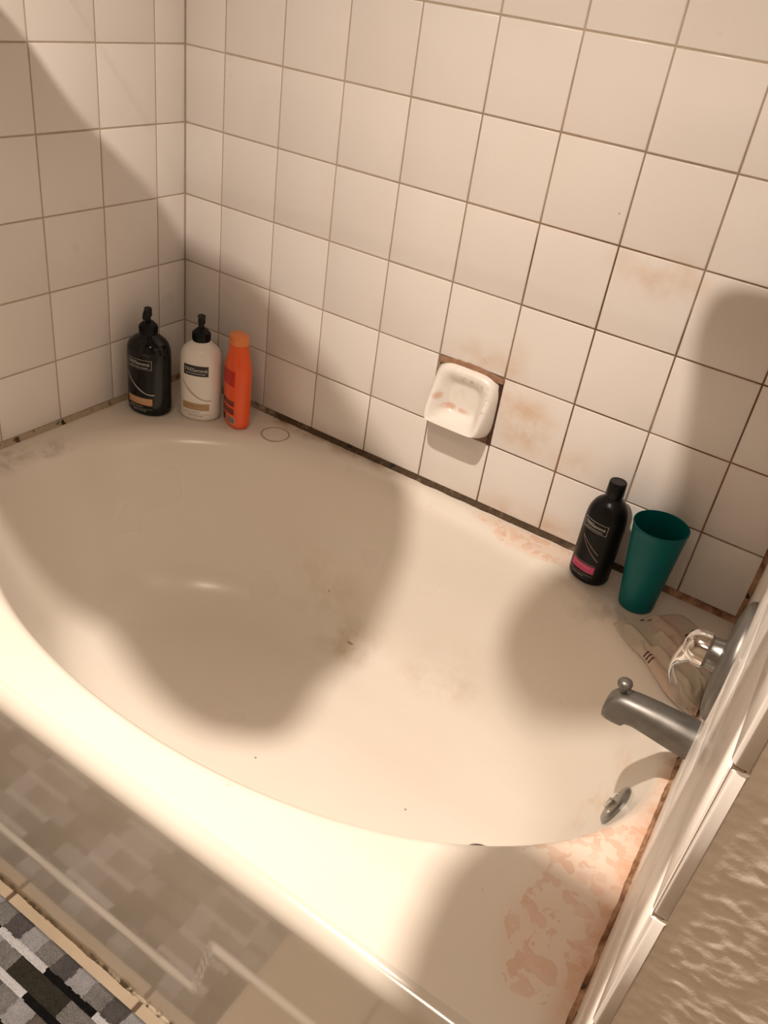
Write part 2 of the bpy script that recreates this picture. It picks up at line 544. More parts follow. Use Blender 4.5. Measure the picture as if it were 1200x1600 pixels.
link('grout_bed', b, M_GROUT, wall_right)
b = bmesh.new(); box(b, 2.30, 2.42, ROOM_Y - 0.12, -1.05, -0.6, CEIL_Z + 0.05)
struct(link('wall_far_right', b, M_WALLP), 'plain painted side wall of the bathroom')
b = bmesh.new(); box(b, -0.12, 2.42, ROOM_Y - 0.12, ROOM_Y, -0.6, CEIL_Z + 0.05)
struct(link('wall_front', b, M_WALLP), 'plain painted wall behind the viewer')
b = bmesh.new(); box(b, -0.12, 2.42, ROOM_Y - 0.12, 0.12, CEIL_Z, CEIL_Z + 0.1)
struct(link('ceiling', b, M_PAINT), 'plain painted bathroom ceiling')
b = bmesh.new(); box(b, -0.12, 2.42, ROOM_Y - 0.12, 0.12, FLOOR_Z - 0.1, FLOOR_Z - 0.002)
floor = struct(link('floor', b, simple('floor_grout', (0.10, 0.065, 0.035), 0.9)), 'cream tiled floor in front of the tub')


def tile_mesh(name, wd, ht, bev=0.0022, dep=0.0013, thick=0.005):
    """tile facing local -Y, cushion edge"""
    b = bmesh.new()
    def ring(ix, y):
        return [b.verts.new(c) for c in ((-wd / 2 + ix, y, -ht / 2 + ix), (wd / 2 - ix, y, -ht / 2 + ix),
                                         (wd / 2 - ix, y, ht / 2 - ix), (-wd / 2 + ix, y, ht / 2 - ix))]
    r0 = ring(0, thick); r1 = ring(0, dep); r2 = ring(bev * 0.35, dep * 0.35); r3 = ring(bev, 0.0)
    for A, B in ((r0, r1), (r1, r2), (r2, r3)):
        for k in range(4):
            b.faces.new((A[k], A[(k + 1) % 4], B[(k + 1) % 4], B[k]))
    b.faces.new(r3)
    me = bpy.data.meshes.new(name)
    b.normal_update(); b.to_mesh(me); b.free()
    me.materials.append(M_TILE)
    me.polygons.foreach_set('use_smooth', [True] * len(me.polygons))
    me.set_sharp_from_angle(angle=math.radians(50))
    return me


GAP = 0.0030
TM = {}


def get_tile(wd, ht):
    k = (round(wd, 4), round(ht, 4))
    if k not in TM:
        TM[k] = tile_mesh('tile_%d' % len(TM), wd, ht)
    return TM[k]


rowz = []                                    # (z0, z1)
rowz.append((0.0105, PV))
for r in range(1, 12):
    rowz.append((r * PV, (r + 1) * PV))
rowz.append((12 * PV, CEIL_Z + 0.01))


def lay(parent, u0, u1, z0, z1, place):
    wd = u1 - u0 - GAP; ht = z1 - z0 - GAP
    if wd < 0.01 or ht < 0.01: return
    o = bpy.data.objects.new('tile', get_tile(wd, ht))
    COL.objects.link(o)
    o.parent = parent
    (lx, ly), rz = place((u0 + u1) / 2)
    j = random.uniform(-0.0003, 0.0003)
    o.location = (lx, ly, (z0 + z1) / 2 + random.uniform(-0.0003, 0.0003))
    o.rotation_euler = (random.uniform(-0.0022, 0.0022), 0, rz + random.uniform(-0.0022, 0.0022))
    return o


ub = [0.0] + [COL0 + P * k for k in range(9)] + [1.50]
for k in range(len(ub) - 1):
    for r, (z0, z1) in enumerate(rowz):
        if k == 5 and r == 1:
            continue                                     # the soap dish takes this place
        lay(wall_back, ub[k], ub[k + 1], z0, z1, lambda u: ((u, 0.0), 0.0))
ul = [0.0] + [LCOL0 + P * k for k in range(7)] + [1.10]
for k in range(len(ul) - 1):
    for (z0, z1) in rowz:
        lay(wall_left, ul[k], ul[k + 1], z0, z1, lambda u: ((0.0, -u), PI / 2))
# right wall: four-sided tiles, then a column of bullnose at the outer edge
BW = 0.1555
ur = [0.0, 0.005 + 0.1555 * 0] + [abs(TY) - BW - 0.1555 * k for k in range(5, -1, -1)]
ur = [0.0] + [abs(TY) - BW - 0.1555 * k for k in range(5, -1, -1)]
for k in range(len(ur) - 1):
    for (z0, z1) in rowz:
        lay(wall_right, ur[k], ur[k + 1], z0, z1, lambda u: ((0.0, -u), -PI / 2))


def bullnose_mesh():
    """facing local -Y; rounded over at local -X end... thick outer edge"""
    b = bmesh.new()
    ht = PV - 0.0022; wd = BW - 0.002; R = 0.0055; T = DX + 0.0015
    prof = [(wd / 2, 0.0)]
    prof.append((-wd / 2 + R, 0.0))
    for i in range(1, 7):
        a = PI / 2 * i / 6
        prof.append((-wd / 2 + R - R * math.sin(a), R - R * math.cos(a)))
    prof.append((-wd / 2, T))
    rings = []
    for zc, ins in ((-ht / 2, 0.0016), (-ht / 2 + 0.0016, 0.0), (ht / 2 - 0.0016, 0.0), (ht / 2, 0.0016)):
        rings.append([(x + (ins if x < 0 else 0), y + ins, zc) for x, y in prof])
    rings = [r + [(wd / 2, T, r[0][2])] for r in rings]
    R_ = loft(b, rings, True, True, True)
    bmesh.ops.recalc_face_normals(b, faces=b.faces[:])
    me = bpy.data.meshes.new('bullnose')
    b.to_mesh(me); b.free()
    me.materials.append(M_TILE)
    me.polygons.foreach_set('use_smooth', [True] * len(me.polygons))
    me.set_sharp_from_angle(angle=math.radians(50))
    return me


bn = bullnose_mesh()
for k in range(-3, 12):
    o = bpy.data.objects.new('bullnose_tile', bn); COL.objects.link(o); o.parent = wall_right
    # local +X of the mesh must point towards +y (the back); front face -Y must look towards -x
    o.location = (random.uniform(-0.0006, 0.0004), TY + BW / 2 + random.uniform(-0.0006, 0.0006), (k + 0.5) * PV - 0.003)
    o.rotation_euler = (0, random.uniform(-0.004, 0.004), 0)
    o.matrix_local = Matrix.Translation(o.location) @ Matrix(((0, 1, 0, 0), (1, 0, 0, 0), (0, 0, 1, 0), (0, 0, 0, 1)))

# floor tiles, 0.325 m
FT = 0.325
bmf = bevelled_box(-FT / 2 + 0.004, FT / 2 - 0.004, -FT / 2 + 0.004, FT / 2 - 0.004, -0.012, 0.0, 0.0015, 1)
mef = bpy.data.meshes.new('floor_tile'); bmf.to_mesh(mef); bmf.free(); mef.materials.append(M_FTILE)
fx0 = 0.575
for i in range(-2, 6):
    for j in range(5):
        o = bpy.data.objects.new('tile', mef); COL.objects.link(o); o.parent = floor
        o.location = (fx0 + FT * (i + 0.5), -1.016 - FT * (j + 0.5), FLOOR_Z)

# caulk joints between tub and walls
def caulk(name, pts, nrm, wd, ht, label, seed):
    """wobbly bead along a line; nrm = direction away from the wall"""
    b = bmesh.new()
    a, c = Vector(pts[0]), Vector(pts[1]); n = Vector(nrm)
    N = int((c - a).length / 0.006)
    rings = []
    for i in range(N + 1):
        p = a.lerp(c, i / N)
        k = 1 + 0.22 * noise.noise(Vector((i * 0.21, seed, 0))) + 0.15 * noise.noise(Vector((i * 0.7, seed, 3)))
        q = 1 + 0.30 * noise.noise(Vector((i * 0.17, seed, 7))) + 0.15 * noise.noise(Vector((i * 0.6, seed, 9)))
        rings.append([p + n * (-0.004) + Vector((0, 0, ht * k)), p + n * 0.0008 + Vector((0, 0, ht * k)),
                      p + n * (wd * 0.35 * q) + Vector((0, 0, ht * 0.42 * k)),
                      p + n * (wd * q) + Vector((0, 0, 0.0006)), p + n * (wd * q) + Vector((0, 0, -0.004))])
    loft(b, rings, False)
    bmesh.ops.recalc_face_normals(b, faces=b.faces[:])
    return struct(link(name, b, M_CAULK, smooth=70), label)


caulk('trim_1', ((0.002, 0, 0), (1.487, 0, 0)), (0, -1, 0), 0.007, 0.0115, 'dark mildewed caulk joint along the back of the tub', 1.0)
caulk('trim_2', ((0, -0.002, 0), (0, -1.0, 0)), (1, 0, 0), 0.008, 0.0115, 'mould-spotted caulk joint along the left wall', 2.0)
caulk('trim_3', ((1.486, -0.002, 0), (1.486 + 0.0225 * 1.0, -1.0, 0)), (-1, 0, 0), 0.0065, 0.010, 'rust-stained caulk joint along the faucet wall', 3.0)
# rust-coloured joint up the right-hand inside corner
b = bmesh.new()
rings = []
for i in range(160):
    zz = 0.005 + i * 0.0118
    k = 1 + 0.3 * noise.noise(Vector((i * 0.3, 5, 0)))
    rings.append([(1.478 - 0.004 * k, 0.003, zz), (1.480 - 0.003 * k, -0.0015, zz), (1.4870, -0.010 * k, zz), (1.490, -0.010 * k, zz)])
loft(b, rings, False)
bmesh.ops.recalc_face_normals(b, faces=b.faces[:])
struct(link('trim_4', b, M_CAULK, smooth=70), 'brown stained joint up the corner beside the faucet wall')

# ------------------------------------------------------------------ bathtub
RC = (0.785, -0.487); RA, RB, RE = 0.692, 0.425, 2.15
D = 0.385
FC = (0.800, -0.512); FA, FB, FE = 0.515, 0.297, 2.3
NA = 240
deckpoly = [(0.0, 0.0), (1.4862, 0.0), (1.4862 + 0.0225 * 0.985, -0.985), (0.0, -0.985)]


def sup(c, a, b_, e, th):
    cs, sn = math.cos(th), math.sin(th)
    if e == RE and cs > 0 and sn < 0: e = 1.99          # the faucet-end front shoulder is less full
    return Vector((c[0] + a * math.copysign(abs(cs) ** (2 / e), cs), c[1] + b_ * math.copysign(abs(sn) ** (2 / e), sn)))


def raypoly(o, d):
    best = None
    for i in range(4):
        p = Vector(deckpoly[i]); q = Vector(deckpoly[(i + 1) % 4]); e = q - p
        den = d.x * e.y - d.y * e.x
        if abs(den) < 1e-9: continue
        t = ((p.x - o.x) * e.y - (p.y - o.y) * e.x) / den
        s = ((p.x - o.x) * d.y - (p.y - o.y) * d.x) / den
        if t > 0 and -1e-6 <= s <= 1 + 1e-6 and (best is None or t < best): best = t
    return o + d * best


# sample angles so that the deck corners are hit
angs = []
for i in range(NA):
    angs.append(2 * PI * i / NA)
c0 = Vector(RC)
outer = []
for th in angs:
    p = sup(RC, RA, RB, RE, th)
    outer.append(raypoly(c0, (p - c0).normalized()))
for cx_, cy_ in deckpoly:
    k = min(range(NA), key=lambda i: (outer[i] - Vector((cx_, cy_))).length)
    outer[k] = Vector((cx_, cy_))


def basin_profile(th):
    """list of (point2d, z) from outside the rim to the floor edge"""
    r = sup(RC, RA, RB, RE, th); f = sup(FC, FA, FB, FE, th)
    d = f - r; wv = d.length; d.normalize()
    s = math.sin(th)
    la = 0.022 + 0.014 * sstep(s, -0.35, 0.6) + 0.01 * sstep(-math.cos(th), 0.3, 1.0)      # soft back rim, tighter front rim
    A = Vector((0.0, 0.0)); B = Vector((wv * 0.80, -D))
    wl = (B - A).length; wd_ = (B - A) / wl
    lb = 0.115
    out = []
    P0 = Vector((-la, 0)); P2 = A + wd_ * la * 1.1
    for i in range(13):
        t = i / 12
        out.append((1 - t) ** 2 * P0 + 2 * t * (1 - t) * A + t * t * P2)
    Q0 = B - wd_ * lb; Q2 = B + Vector((lb, 0))
    for i in range(1, 7):
        out.append(P2.lerp(Q0, i / 7))
    for i in range(15):
        t = i / 14
        out.append((1 - t) ** 2 * Q0 + 2 * t * (1 - t) * B + t * t * Q2)
    return [(r + d * q.x, q.y) for q in out]


profs = [basin_profile(th) for th in angs]
b = bmesh.new()
rings = []
for k in range(7):
    t = k / 7
    rings.append([(outer[i].x + (profs[i][0][0].x - outer[i].x) * t, outer[i].y + (profs[i][0][0].y - outer[i].y) * t, 0.0) for i in range(NA)])
for k in range(len(profs[0])):
    rings.append([(profs[i][k][0].x, profs[i][k][0].y, profs[i][k][1]) for i in range(NA)])
cen = Vector((0.86, -0.505))
for k in range(1, 8):
    t = k / 8
    rings.append([(profs[i][-1][0].x * (1 - t) + cen.x * t, profs[i][-1][0].y * (1 - t) + cen.y * t, -D) for i in range(NA)])
R_ = loft(b, rings, True)
vc = b.verts.new((cen.x, cen.y, -D))
for i in range(NA):
    b.faces.new((R_[-1][i], R_[-1][(i + 1) % NA], vc))
bmesh.ops.recalc_face_normals(b, faces=b.faces[:])
b.normal_update()
if sum(f.normal.z * f.calc_area() for f in b.faces) < 0:
    bmesh.ops.reverse_faces(b, faces=b.faces[:])
tub = thing('bathtub', 'wide cream oval bathtub with stained, peeling ledge and front apron', 'bathtub', (0.75, -0.5, FLOOR_Z))
TO = Vector((-0.75, 0.5, -FLOOR_Z))
shell = link('basin', b, M_ENAMEL, tub, TO, smooth=80)


def tub_z(x, y):
    """height of the tub surface over (x, y), sampled from the profiles"""
    th = math.atan2((y - RC[1]) / RB, (x - RC[0]) / RA)
    best = min(range(NA), key=lambda i: abs((angs[i] - th + PI) % (2 * PI) - PI))
    pr = profs[best]; q = Vector((x, y))
    if (q - c0).length >= (pr[0][0] - c0).length: return 0.0
    last = pr[0]
    dq = (q - c0).length
    for p in pr:
        dp = (p[0] - c0).length
        if dp <= dq:
            d0 = (last[0] - c0).length
            t = (d0 - dq) / max(1e-6, d0 - dp)
            return last[1] + (p[1] - last[1]) * t
        last = p
    return -D


# apron: rounded front edge, moulded step (raised skirt lower on the left, higher on the right)
YF = -1.013
b = bmesh.new()
NXA = 300
xs = [0.0 + 1.508 * i / NXA for i in range(NXA + 1)]
roll = []
RR = 0.028
for i in range(11):
    a = PI / 2 * i / 10
    roll.append((-0.985 - RR * math.sin(a), -RR + RR * math.cos(a)))
zlist = [-0.04 - 0.0045 * i for i in range(107)]
zlist = [z for z in zlist if z > FLOOR_Z + 0.004] + [FLOOR_Z + 0.001]


def relief(x, z):
    """0 = upper field, 1 = raised skirt"""
    line = -0.352 + (0.157) * sstep(x, 1.008, 1.050)
    # signed distance-ish below the line
    return sstep(z, line + 0.012, line - 0.012)


rings = []
for (yy, zz) in roll:
    rings.append([(x, yy, zz) for x in xs])
for zz in zlist:
    rings.append([(x, -0.985 - RR - 0.0045 * relief(x, zz) + 0.004 * sstep(zz, -0.05, -0.5) * 0, zz) for x in xs])
loft(b, rings, False)
bmesh.ops.recalc_face_normals(b, faces=b.faces[:])
b.normal_update()
if sum(f.normal.y * f.calc_area() for f in b.faces) > 0:
    bmesh.ops.reverse_faces(b, faces=b.faces[:])
ta = NT('apron_enamel')
p_, x_, y_, z_ = ta.pos()
ac = ta.mix(ta.step(ta.noise(p_, 3.0, 3), 0.3, 0.7), (0.72, 0.67, 0.60), (0.68, 0.63, 0.555))
lowdirt = ta.mul(ta.step(z_, -0.44, -0.52), ta.step(ta.noise(p_, 20.0, 4), 0.35, 0.65))
ac = ta.mix(ta.m('MULTIPLY', lowdirt, 0.35), ac, (0.50, 0.36, 0.20))
M_APRON = ta.set(color=ac, rough=0.16, coat=0.6, coat_rough=0.05)
link('apron', b, M_APRON, tub, TO, smooth=60)
# drain
dr = (1.258, -0.517)
b = lathe([(0.0, 0.036), (0.002, 0.036), (0.0035, 0.033), (0.003, 0.029), (0.0, 0.027), (-0.003, 0.025)], 32)
drain = link('drain', b, M_DULL, tub, TO + Vector((dr[0], dr[1], -D + 0.001)), smooth=40)
b = lathe([(0.002, 0.021), (0.006, 0.022), (0.010, 0.020), (0.012, 0.012), (0.0125, 0.003)], 32)
link('stopper', b, M_DULL, drain, smooth=40)
# overflow plate with trip lever on the faucet-end slope
oth = 0.0
ov_y = -0.475
def slope_at(zt, yv):
    xx = 1.30
    while tub_z(xx, yv) < zt and xx < 1.5: xx += 0.001
    return xx
ox = slope_at(-0.115, ov_y); ox2 = slope_at(-0.155, ov_y)
tilt = math.atan2(ox - ox2, 0.04)
b = lathe([(0.0, 0.037), (0.004, 0.037), (0.007, 0.034), (0.0085, 0.026), (0.009, 0.010)], 36)
over = link('overflow_plate', b, M_DULL, tub, TO + Vector((ox - 0.001, ov_y, -0.115)), (0, -PI / 2 + tilt, 0), smooth=40)
b = bevelled_box(-0.020, 0.004, -0.0035, 0.0035, 0.008, 0.018, 0.002, 2)
link('trip_lever', b, M_CHROME, over, smooth=40)
for sx in (-0.022, 0.022):
    link('screw', lathe([(0.007, 0.004), (0.010, 0.0038), (0.0105, 0.001)], 12), M_CHROME, over, (0, sx, 0), smooth=40)

# dirty bead where the apron meets the floor
b = bmesh.new()
rings = []
for i in range(380):
    x = i * 0.00395
    k = 1 + 0.5 * noise.noise(Vector((i * 0.09, 2, 0))) + 0.35 * noise.noise(Vector((i * 0.5, 4, 0)))
    rings.append([(x, -1.012, FLOOR_Z + 0.006 * k), (x, -1.0180, FLOOR_Z + 0.0045 * k), (x, -1.0185 - 0.0035 * k, FLOOR_Z + 0.0018), (x, -1.0190 - 0.0045 * k, FLOOR_Z - 0.004)])
loft(b, rings, False)
bmesh.ops.recalc_face_normals(b, faces=b.faces[:])
tf = NT('floor_caulk')
p_, x_, y_, z_ = tf.pos()
nn = tf.step(tf.noise(p_, 45.0, 5, 0.7), 0.40, 0.56)
xl = tf.step(x_, 0.75, 0.95)
cc = tf.mix(nn, (0.06, 0.038, 0.016), tf.mix(xl, (0.13, 0.088, 0.045), (0.50, 0.42, 0.31)))
struct(link('trim_5', b, tf.set(color=cc, rough=0.9), smooth=60), 'grimy crumbling caulk between tub apron and floor')

# ------------------------------------------------------------------ soap dish on the back wall
SX = COL0 + P * 4.5; SZ = PV * 1.5
dish = thing('soap_dish', 'white porcelain soap dish with pink soap residue set into the wall tiles', 'soap dish', (SX, 0, SZ))
hw, hh = 0.0770, 0.0748
b = bmesh.new()
NU, NV = 64, 64
gr = []
for j in range(NV + 1):
    row = []
    for i in range(NU + 1):
        # square -> rounded square
        u = -1 + 2 * i / NU; v = -1 + 2 * j / NV
        rmax = max(abs(u), abs(v))
        e = 4.2
        k = (abs(u) ** e + abs(v) ** e) ** (1 / e)
        f = rmax / k if k > 1e-6 else 1
        uu, vv = u * f, v * f
        rr = rmax                                  # 0 centre .. 1 outline
        # rim height: shallow at the top, projecting at the bottom
        lip = sstep(-vv, -0.9, 0.95)
        H = 0.019 + 0.045 * lip
        floor_h = 0.006 + 0.012 * sstep(-vv, 0.2, 0.95)
        if rr > 0.80:
            t = (1 - rr) / 0.20
            h = H * (1 - (1 - t) ** 2.6)
        else:
            t = (0.80 - rr) / 0.40
            h = floor_h + (H - floor_h) * (1 - sstep(t, 0.0, 1.0))
        z = vv * hh
        # undercut: the projecting lower lip starts above the foot of the dish
        low = sstep(-vv, 0.55, 1.0)
        z += 0.022 * low * sstep(h, 0.01, 0.055)
        row.append(b.verts.new((uu * hw, -h + 0.002, z)))
    gr.append(row)
for j in range(NV):
    for i in range(NU):
        b.faces.new((gr[j][i], gr[j][i + 1], gr[j + 1][i + 1], gr[j + 1][i]))
b.normal_update()
if sum(f.normal.y * f.calc_area() for f in b.faces) > 0:
    bmesh.ops.reverse_faces(b, faces=b.faces[:])
link('tray', b, M_PORC, dish, (0, 0, 0), (0, 0.006, 0), smooth=180)
# crumbling mortar wedge above and down the right-hand side
b = bmesh.new()
rings = []
for i in range(41):
    t = i / 40
    x = -0.073 + 0.153 * t
    hgt = 0.004 + 0.007 * math.sin(PI * min(1, t * 1.05)) * (1 + 0.4 * noise.noise(Vector((i * 0.3, 0, 0))))
    rings.append([(x, 0.003, 0.066), (x, -0.0045, 0.066), (x, -0.0035, 0.0725 + hgt * 0.6), (x, 0.0004 - 0.001, 0.0725 + hgt)])
loft(b, rings, False)
bmesh.ops.recalc_face_normals(b, faces=b.faces[:])
link('mortar', b, M_MORTAR, dish, smooth=50)
b = bmesh.new()
rings = []
for i in range(31):
    t = i / 30
    z = 0.072 - 0.150 * t
    k = 1 + 0.4 * noise.noise(Vector((i * 0.4, 8, 0)))
    rings.append([(0.068, 0.003, z), (0.072, -0.003, z), (0.0772 + 0.0012 * k, -0.0022, z), (0.0785 + 0.0016 * k, 0.0008, z)])
loft(b, rings, False)
bmesh.ops.recalc_face_normals(b, faces=b.faces[:])
link('mortar', b, simple('dark_mortar', (0.055, 0.022, 0.010), 0.9), dish, smooth=50)

# ------------------------------------------------------------------ bottle printing helpers
def body_radius(prof, z):
    for i in range(len(prof) - 1):
        if prof[i][0] <= z <= prof[i + 1][0]:
            t = (z - prof[i][0]) / max(1e-9, prof[i + 1][0] - prof[i][0])
            return prof[i][1] + (prof[i + 1][1] - prof[i][1]) * t, prof[i][2] + (prof[i + 1][2] - prof[i][2]) * t
    return prof[-1][1], prof[-1][2]


class Wrap:
    """maps label coordinates (s along the girth, z) on to a bottle whose label faces local -Y"""
    def __init__(self, prof, e=2.0):
        self.prof = prof; self.e = e

    def at(self, s, z, lift):
        rx, ry = body_radius(self.prof, z)
        # arc length table on the oval
        key = (round(rx, 4), round(ry, 4))
        n = 200
        acc = 0.0; prev = None; sgn = 1 if s >= 0 else -1
        e = self.e
        def pt(a):
            c, s_ = math.cos(a), math.sin(a)
            k = (abs(c) ** e + abs(s_) ** e) ** (-1 / e)
            return Vector((rx * c * k, ry * s_ * k))
        a = -PI / 2; p = pt(a); step = sgn * 0.02
        target = abs(s)
        while acc < target:
            q = pt(a + step); d = (q - p).length
            if acc + d >= target:
                f = (target - acc) / max(d, 1e-9)
                p = p.lerp(q, f); a += step * f
                break
            acc += d; p = q; a += step
        tn = (pt(a + 0.01) - pt(a - 0.01)).normalized()
        nr = Vector((tn.y, -tn.x))
        return Vector((p.x + nr.x * lift, p.y + nr.y * lift, z))

    def rect(self, s0, s1, z0, z1, lift=0.0004, n=14, m=4):
        b = bmesh.new()
        rings = [[self.at(s0 + (s1 - s0) * i / n, z0 + (z1 - z0) * j / m, lift) for i in range(n + 1)] for j in range(m + 1)]
        loft(b, rings, False)
        bmesh.ops.recalc_face_normals(b, faces=b.faces[:])
        return b

    def frame(self, s0, s1, z0, z1, t=0.0007, lift=0.0005):
        b = bmesh.new()
        for r in ((s0, s1, z0, z0 + t), (s0, s1, z1 - t, z1), (s0, s0 + t, z0, z1), (s1 - t, s1, z0, z1)):
            n = 14
            loft(b, [[self.at(r[0] + (r[1] - r[0]) * i / n, zz, lift) for i in range(n + 1)] for zz in (r[2], (r[2] + r[3]) / 2, r[3])], False)
        bmesh.ops.recalc_face_normals(b, faces=b.faces[:])
        return b

    def stroke(self, pts, w0, w1, lift=0.0005):
        """tapering line through (s, z) points"""
        b = bmesh.new()
        L, Rr = [], []
        n = len(pts)
        for i, (s, z) in enumerate(pts):
            a = pts[max(i - 1, 0)]; c = pts[min(i + 1, n - 1)]
            d = Vector((c[0] - a[0], c[1] - a[1])).normalized(); nr = Vector((-d.y, d.x))
            wv = (w0 + (w1 - w0) * i / (n - 1)) / 2
            L.append(self.at(s + nr.x * wv, z + nr.y * wv, lift)); Rr.append(self.at(s - nr.x * wv, z - nr.y * wv, lift))
        loft(b, [L, Rr], False)
        bmesh.ops.recalc_face_normals(b, faces=b.faces[:])
        return b

    def dashes(self, s0, s1, z, h, n, lift=0.0006):
        b = bmesh.new()
        rnd = random.Random(int(z * 1e5) + n)
        wv = (s1 - s0) / n
        for k in range(n):
            a0 = s0 + wv * k; a1 = a0 + wv * rnd.uniform(0.45, 0.8)
            loft(b, [[self.at(a0 + (a1 - a0) * i / 2, zz, lift) for i in range(3)] for zz in (z - h / 2, z + h / 2)], False)
        bmesh.ops.recalc_face_normals(b, faces=b.faces[:])
        return b

    def text(self, body, s_c, z_c, width, lift=0.0007):
        cu = bpy.data.curves.new('lettering', 'FONT')
        cu.body = body; cu.size = 1.0; cu.align_x = 'CENTER'; cu.resolution_u = 3
        to = bpy.data.objects.new('lettering', cu)
        COL.objects.link(to)
        dg = bpy.context.evaluated_depsgraph_get(); dg.update()
        me = bpy.data.meshes.new_from_object(to.evaluated_get(dg))
        bpy.data.objects.remove(to); bpy.data.curves.remove(cu)
        xs_ = [v.co.x for v in me.vertices]; ys_ = [v.co.y for v in me.vertices]
        k = width / (max(xs_) - min(xs_)); x0 = (max(xs_) + min(xs_)) / 2; y0 = (max(ys_) + min(ys_)) / 2
        for v in me.vertices:
            v.co = self.at((v.co.x - x0) * k + s_c, (v.co.y - y0) * k + z_c, lift)
        me.update()
        return me


def pump_head(parent, z0, mat, ang, tall=0.0):
    """collar, stem and hooked nozzle; nozzle points along angle ang in the bottle's frame"""
    prof = [(z0, 0.0205), (z0 + 0.002, 0.0212), (z0 + 0.020, 0.0205), (z0 + 0.022, 0.0192), (z0 + 0.028, 0.013), (z0 + 0.030, 0.0105)]
    col = link('pump_collar', lathe(prof, 40), mat, parent, smooth=35)
    b = bmesh.new()
    for i in range(28):
        a = 2 * PI * i / 28
        bb = box(b, -0.0006, 0.0006, 0.0203, 0.0218, z0 + 0.003, z0 + 0.019)
        bmesh.ops.rotate(b, verts=bb, cent=(0, 0, 0), matrix=Matrix.Rotation(a, 3, 'Z'))
    link('ribs', b, mat, col)
    link('pump_stem', lathe([(z0 + 0.029, 0.0062), (z0 + 0.044 + tall, 0.0062)], 20), mat, parent, smooth=40)
    zt = z0 + 0.042 + tall
    hd = link('pump_head', lathe([(zt, 0.0085), (zt + 0.012, 0.0088), (zt + 0.017, 0.0092), (zt + 0.0195, 0.008), (zt + 0.0205, 0.004)], 24), mat, parent, smooth=40)
    pts = [(0, 0, zt + 0.0135), (0.010, 0, zt + 0.0145), (0.020, 0, zt + 0.0130), (0.027, 0, zt + 0.0085), (0.0295, 0, zt + 0.0010)]
    nb = tube(pts, [(0.0078, 0.0060), (0.0070, 0.0058), (0.0060, 0.0055), (0.0052, 0.0048), (0.0046, 0.0042)], 14)
    link('nozzle', nb, mat, hd, (0, 0, 0), (0, 0, ang), smooth=60)


def pump_bottle(label, loc, rotz, wide, deep, hshould, mats, bandmat, printmat, swoosh, dark, nozzle):
    t = thing('pump_bottle', label, 'bottle', loc, rotz)
    H = hshould
    key = [(0.0, wide * 0.86, deep * 0.84), (0.002, wide * 0.93, deep * 0.92), (0.007, wide * 0.985, deep * 0.98), (0.016, wide, deep), (0.05, wide, deep), (0.09, wide, deep), (0.13, wide, deep),
           (H - 0.045, wide * 0.992, deep * 0.99), (H - 0.030, wide * 0.95, deep * 0.96), (H - 0.017, wide * 0.82, deep * 0.86), (H - 0.007, wide * 0.58, deep * 0.66), (H, 0.0205, 0.0205)]
    prof = smooth_profile(key, 5)
    bd = lathe(prof + [(H + 0.004, 0.019, 0.019)], 64, 2.15)
    body = link('body', bd, mats, t, smooth=50)
    W = Wrap(prof, 2.15)
    zl = H - 0.062
    if dark:
        link('label_frame', W.frame(-0.034, 0.034, zl - 0.011, zl + 0.012), M_SILVER, body)
    else:
        link('label_plate', W.rect(-0.031, 0.031, zl - 0.0125, zl + 0.0135), M_LBLACK, body, smooth=60)
    link('lettering', W.text('TRESemmé', 0.0, zl + 0.0028, 0.057), M_SILVER, body)
    link('small_print', W.dashes(-0.025, 0.025, zl - 0.0068, 0.0016, 18), M_SILVER, body)
    for k, (ds, wv) in enumerate(((0.0, 0.0022), (-0.004, 0.0012))):
        pts = []
        for i in range(15):
            u = i / 14
            pts.append((-0.036 + 0.075 * u + ds, zl - 0.026 - 0.056 * (1 - (1 - u) ** 1.9) + 0.006 * k + (0.012 * (u - 0.4) if k == 0 else 0)))
        link('swoosh', W.stroke(pts, wv * 0.6, wv), swoosh, body)
    zb = 0.030
    link('colour_band', W.rect(-0.034, 0.034, zb, zb + 0.018), bandmat, body, smooth=60)
    link('small_print', W.dashes(-0.020, 0.020, zb + 0.0115, 0.0016, 11), printmat, body)
    link('small_print', W.dashes(-0.028, 0.012, zb - 0.005, 0.0016, 10), printmat, body)
    link('rule', W.rect(-0.034, 0.034, zb - 0.0105, zb - 0.0099, 0.0005), printmat, body)
    link('small_print', W.dashes(-0.018, 0.020, zb - 0.015, 0.0018, 9), printmat, body)
    pump_head(t, H + 0.001, M_PUMP, nozzle)
    return t


pump_bottle('glossy black pump shampoo bottle standing in the tiled corner', (0.078, -0.198, 0.0), math.radians(10), 0.054, 0.043, 0.196,
            M_BLACKP, M_COPPER, M_SILVER, M_SILVER, True, math.radians(-70))
pump_bottle('white pump conditioner bottle between the black and orange bottles', (0.180, -0.130, 0.0), math.radians(24), 0.0495, 0.040, 0.194,
            M_WHITEP, M_GOLD, M_LGREY, M_GOLD, False, math.radians(-75))

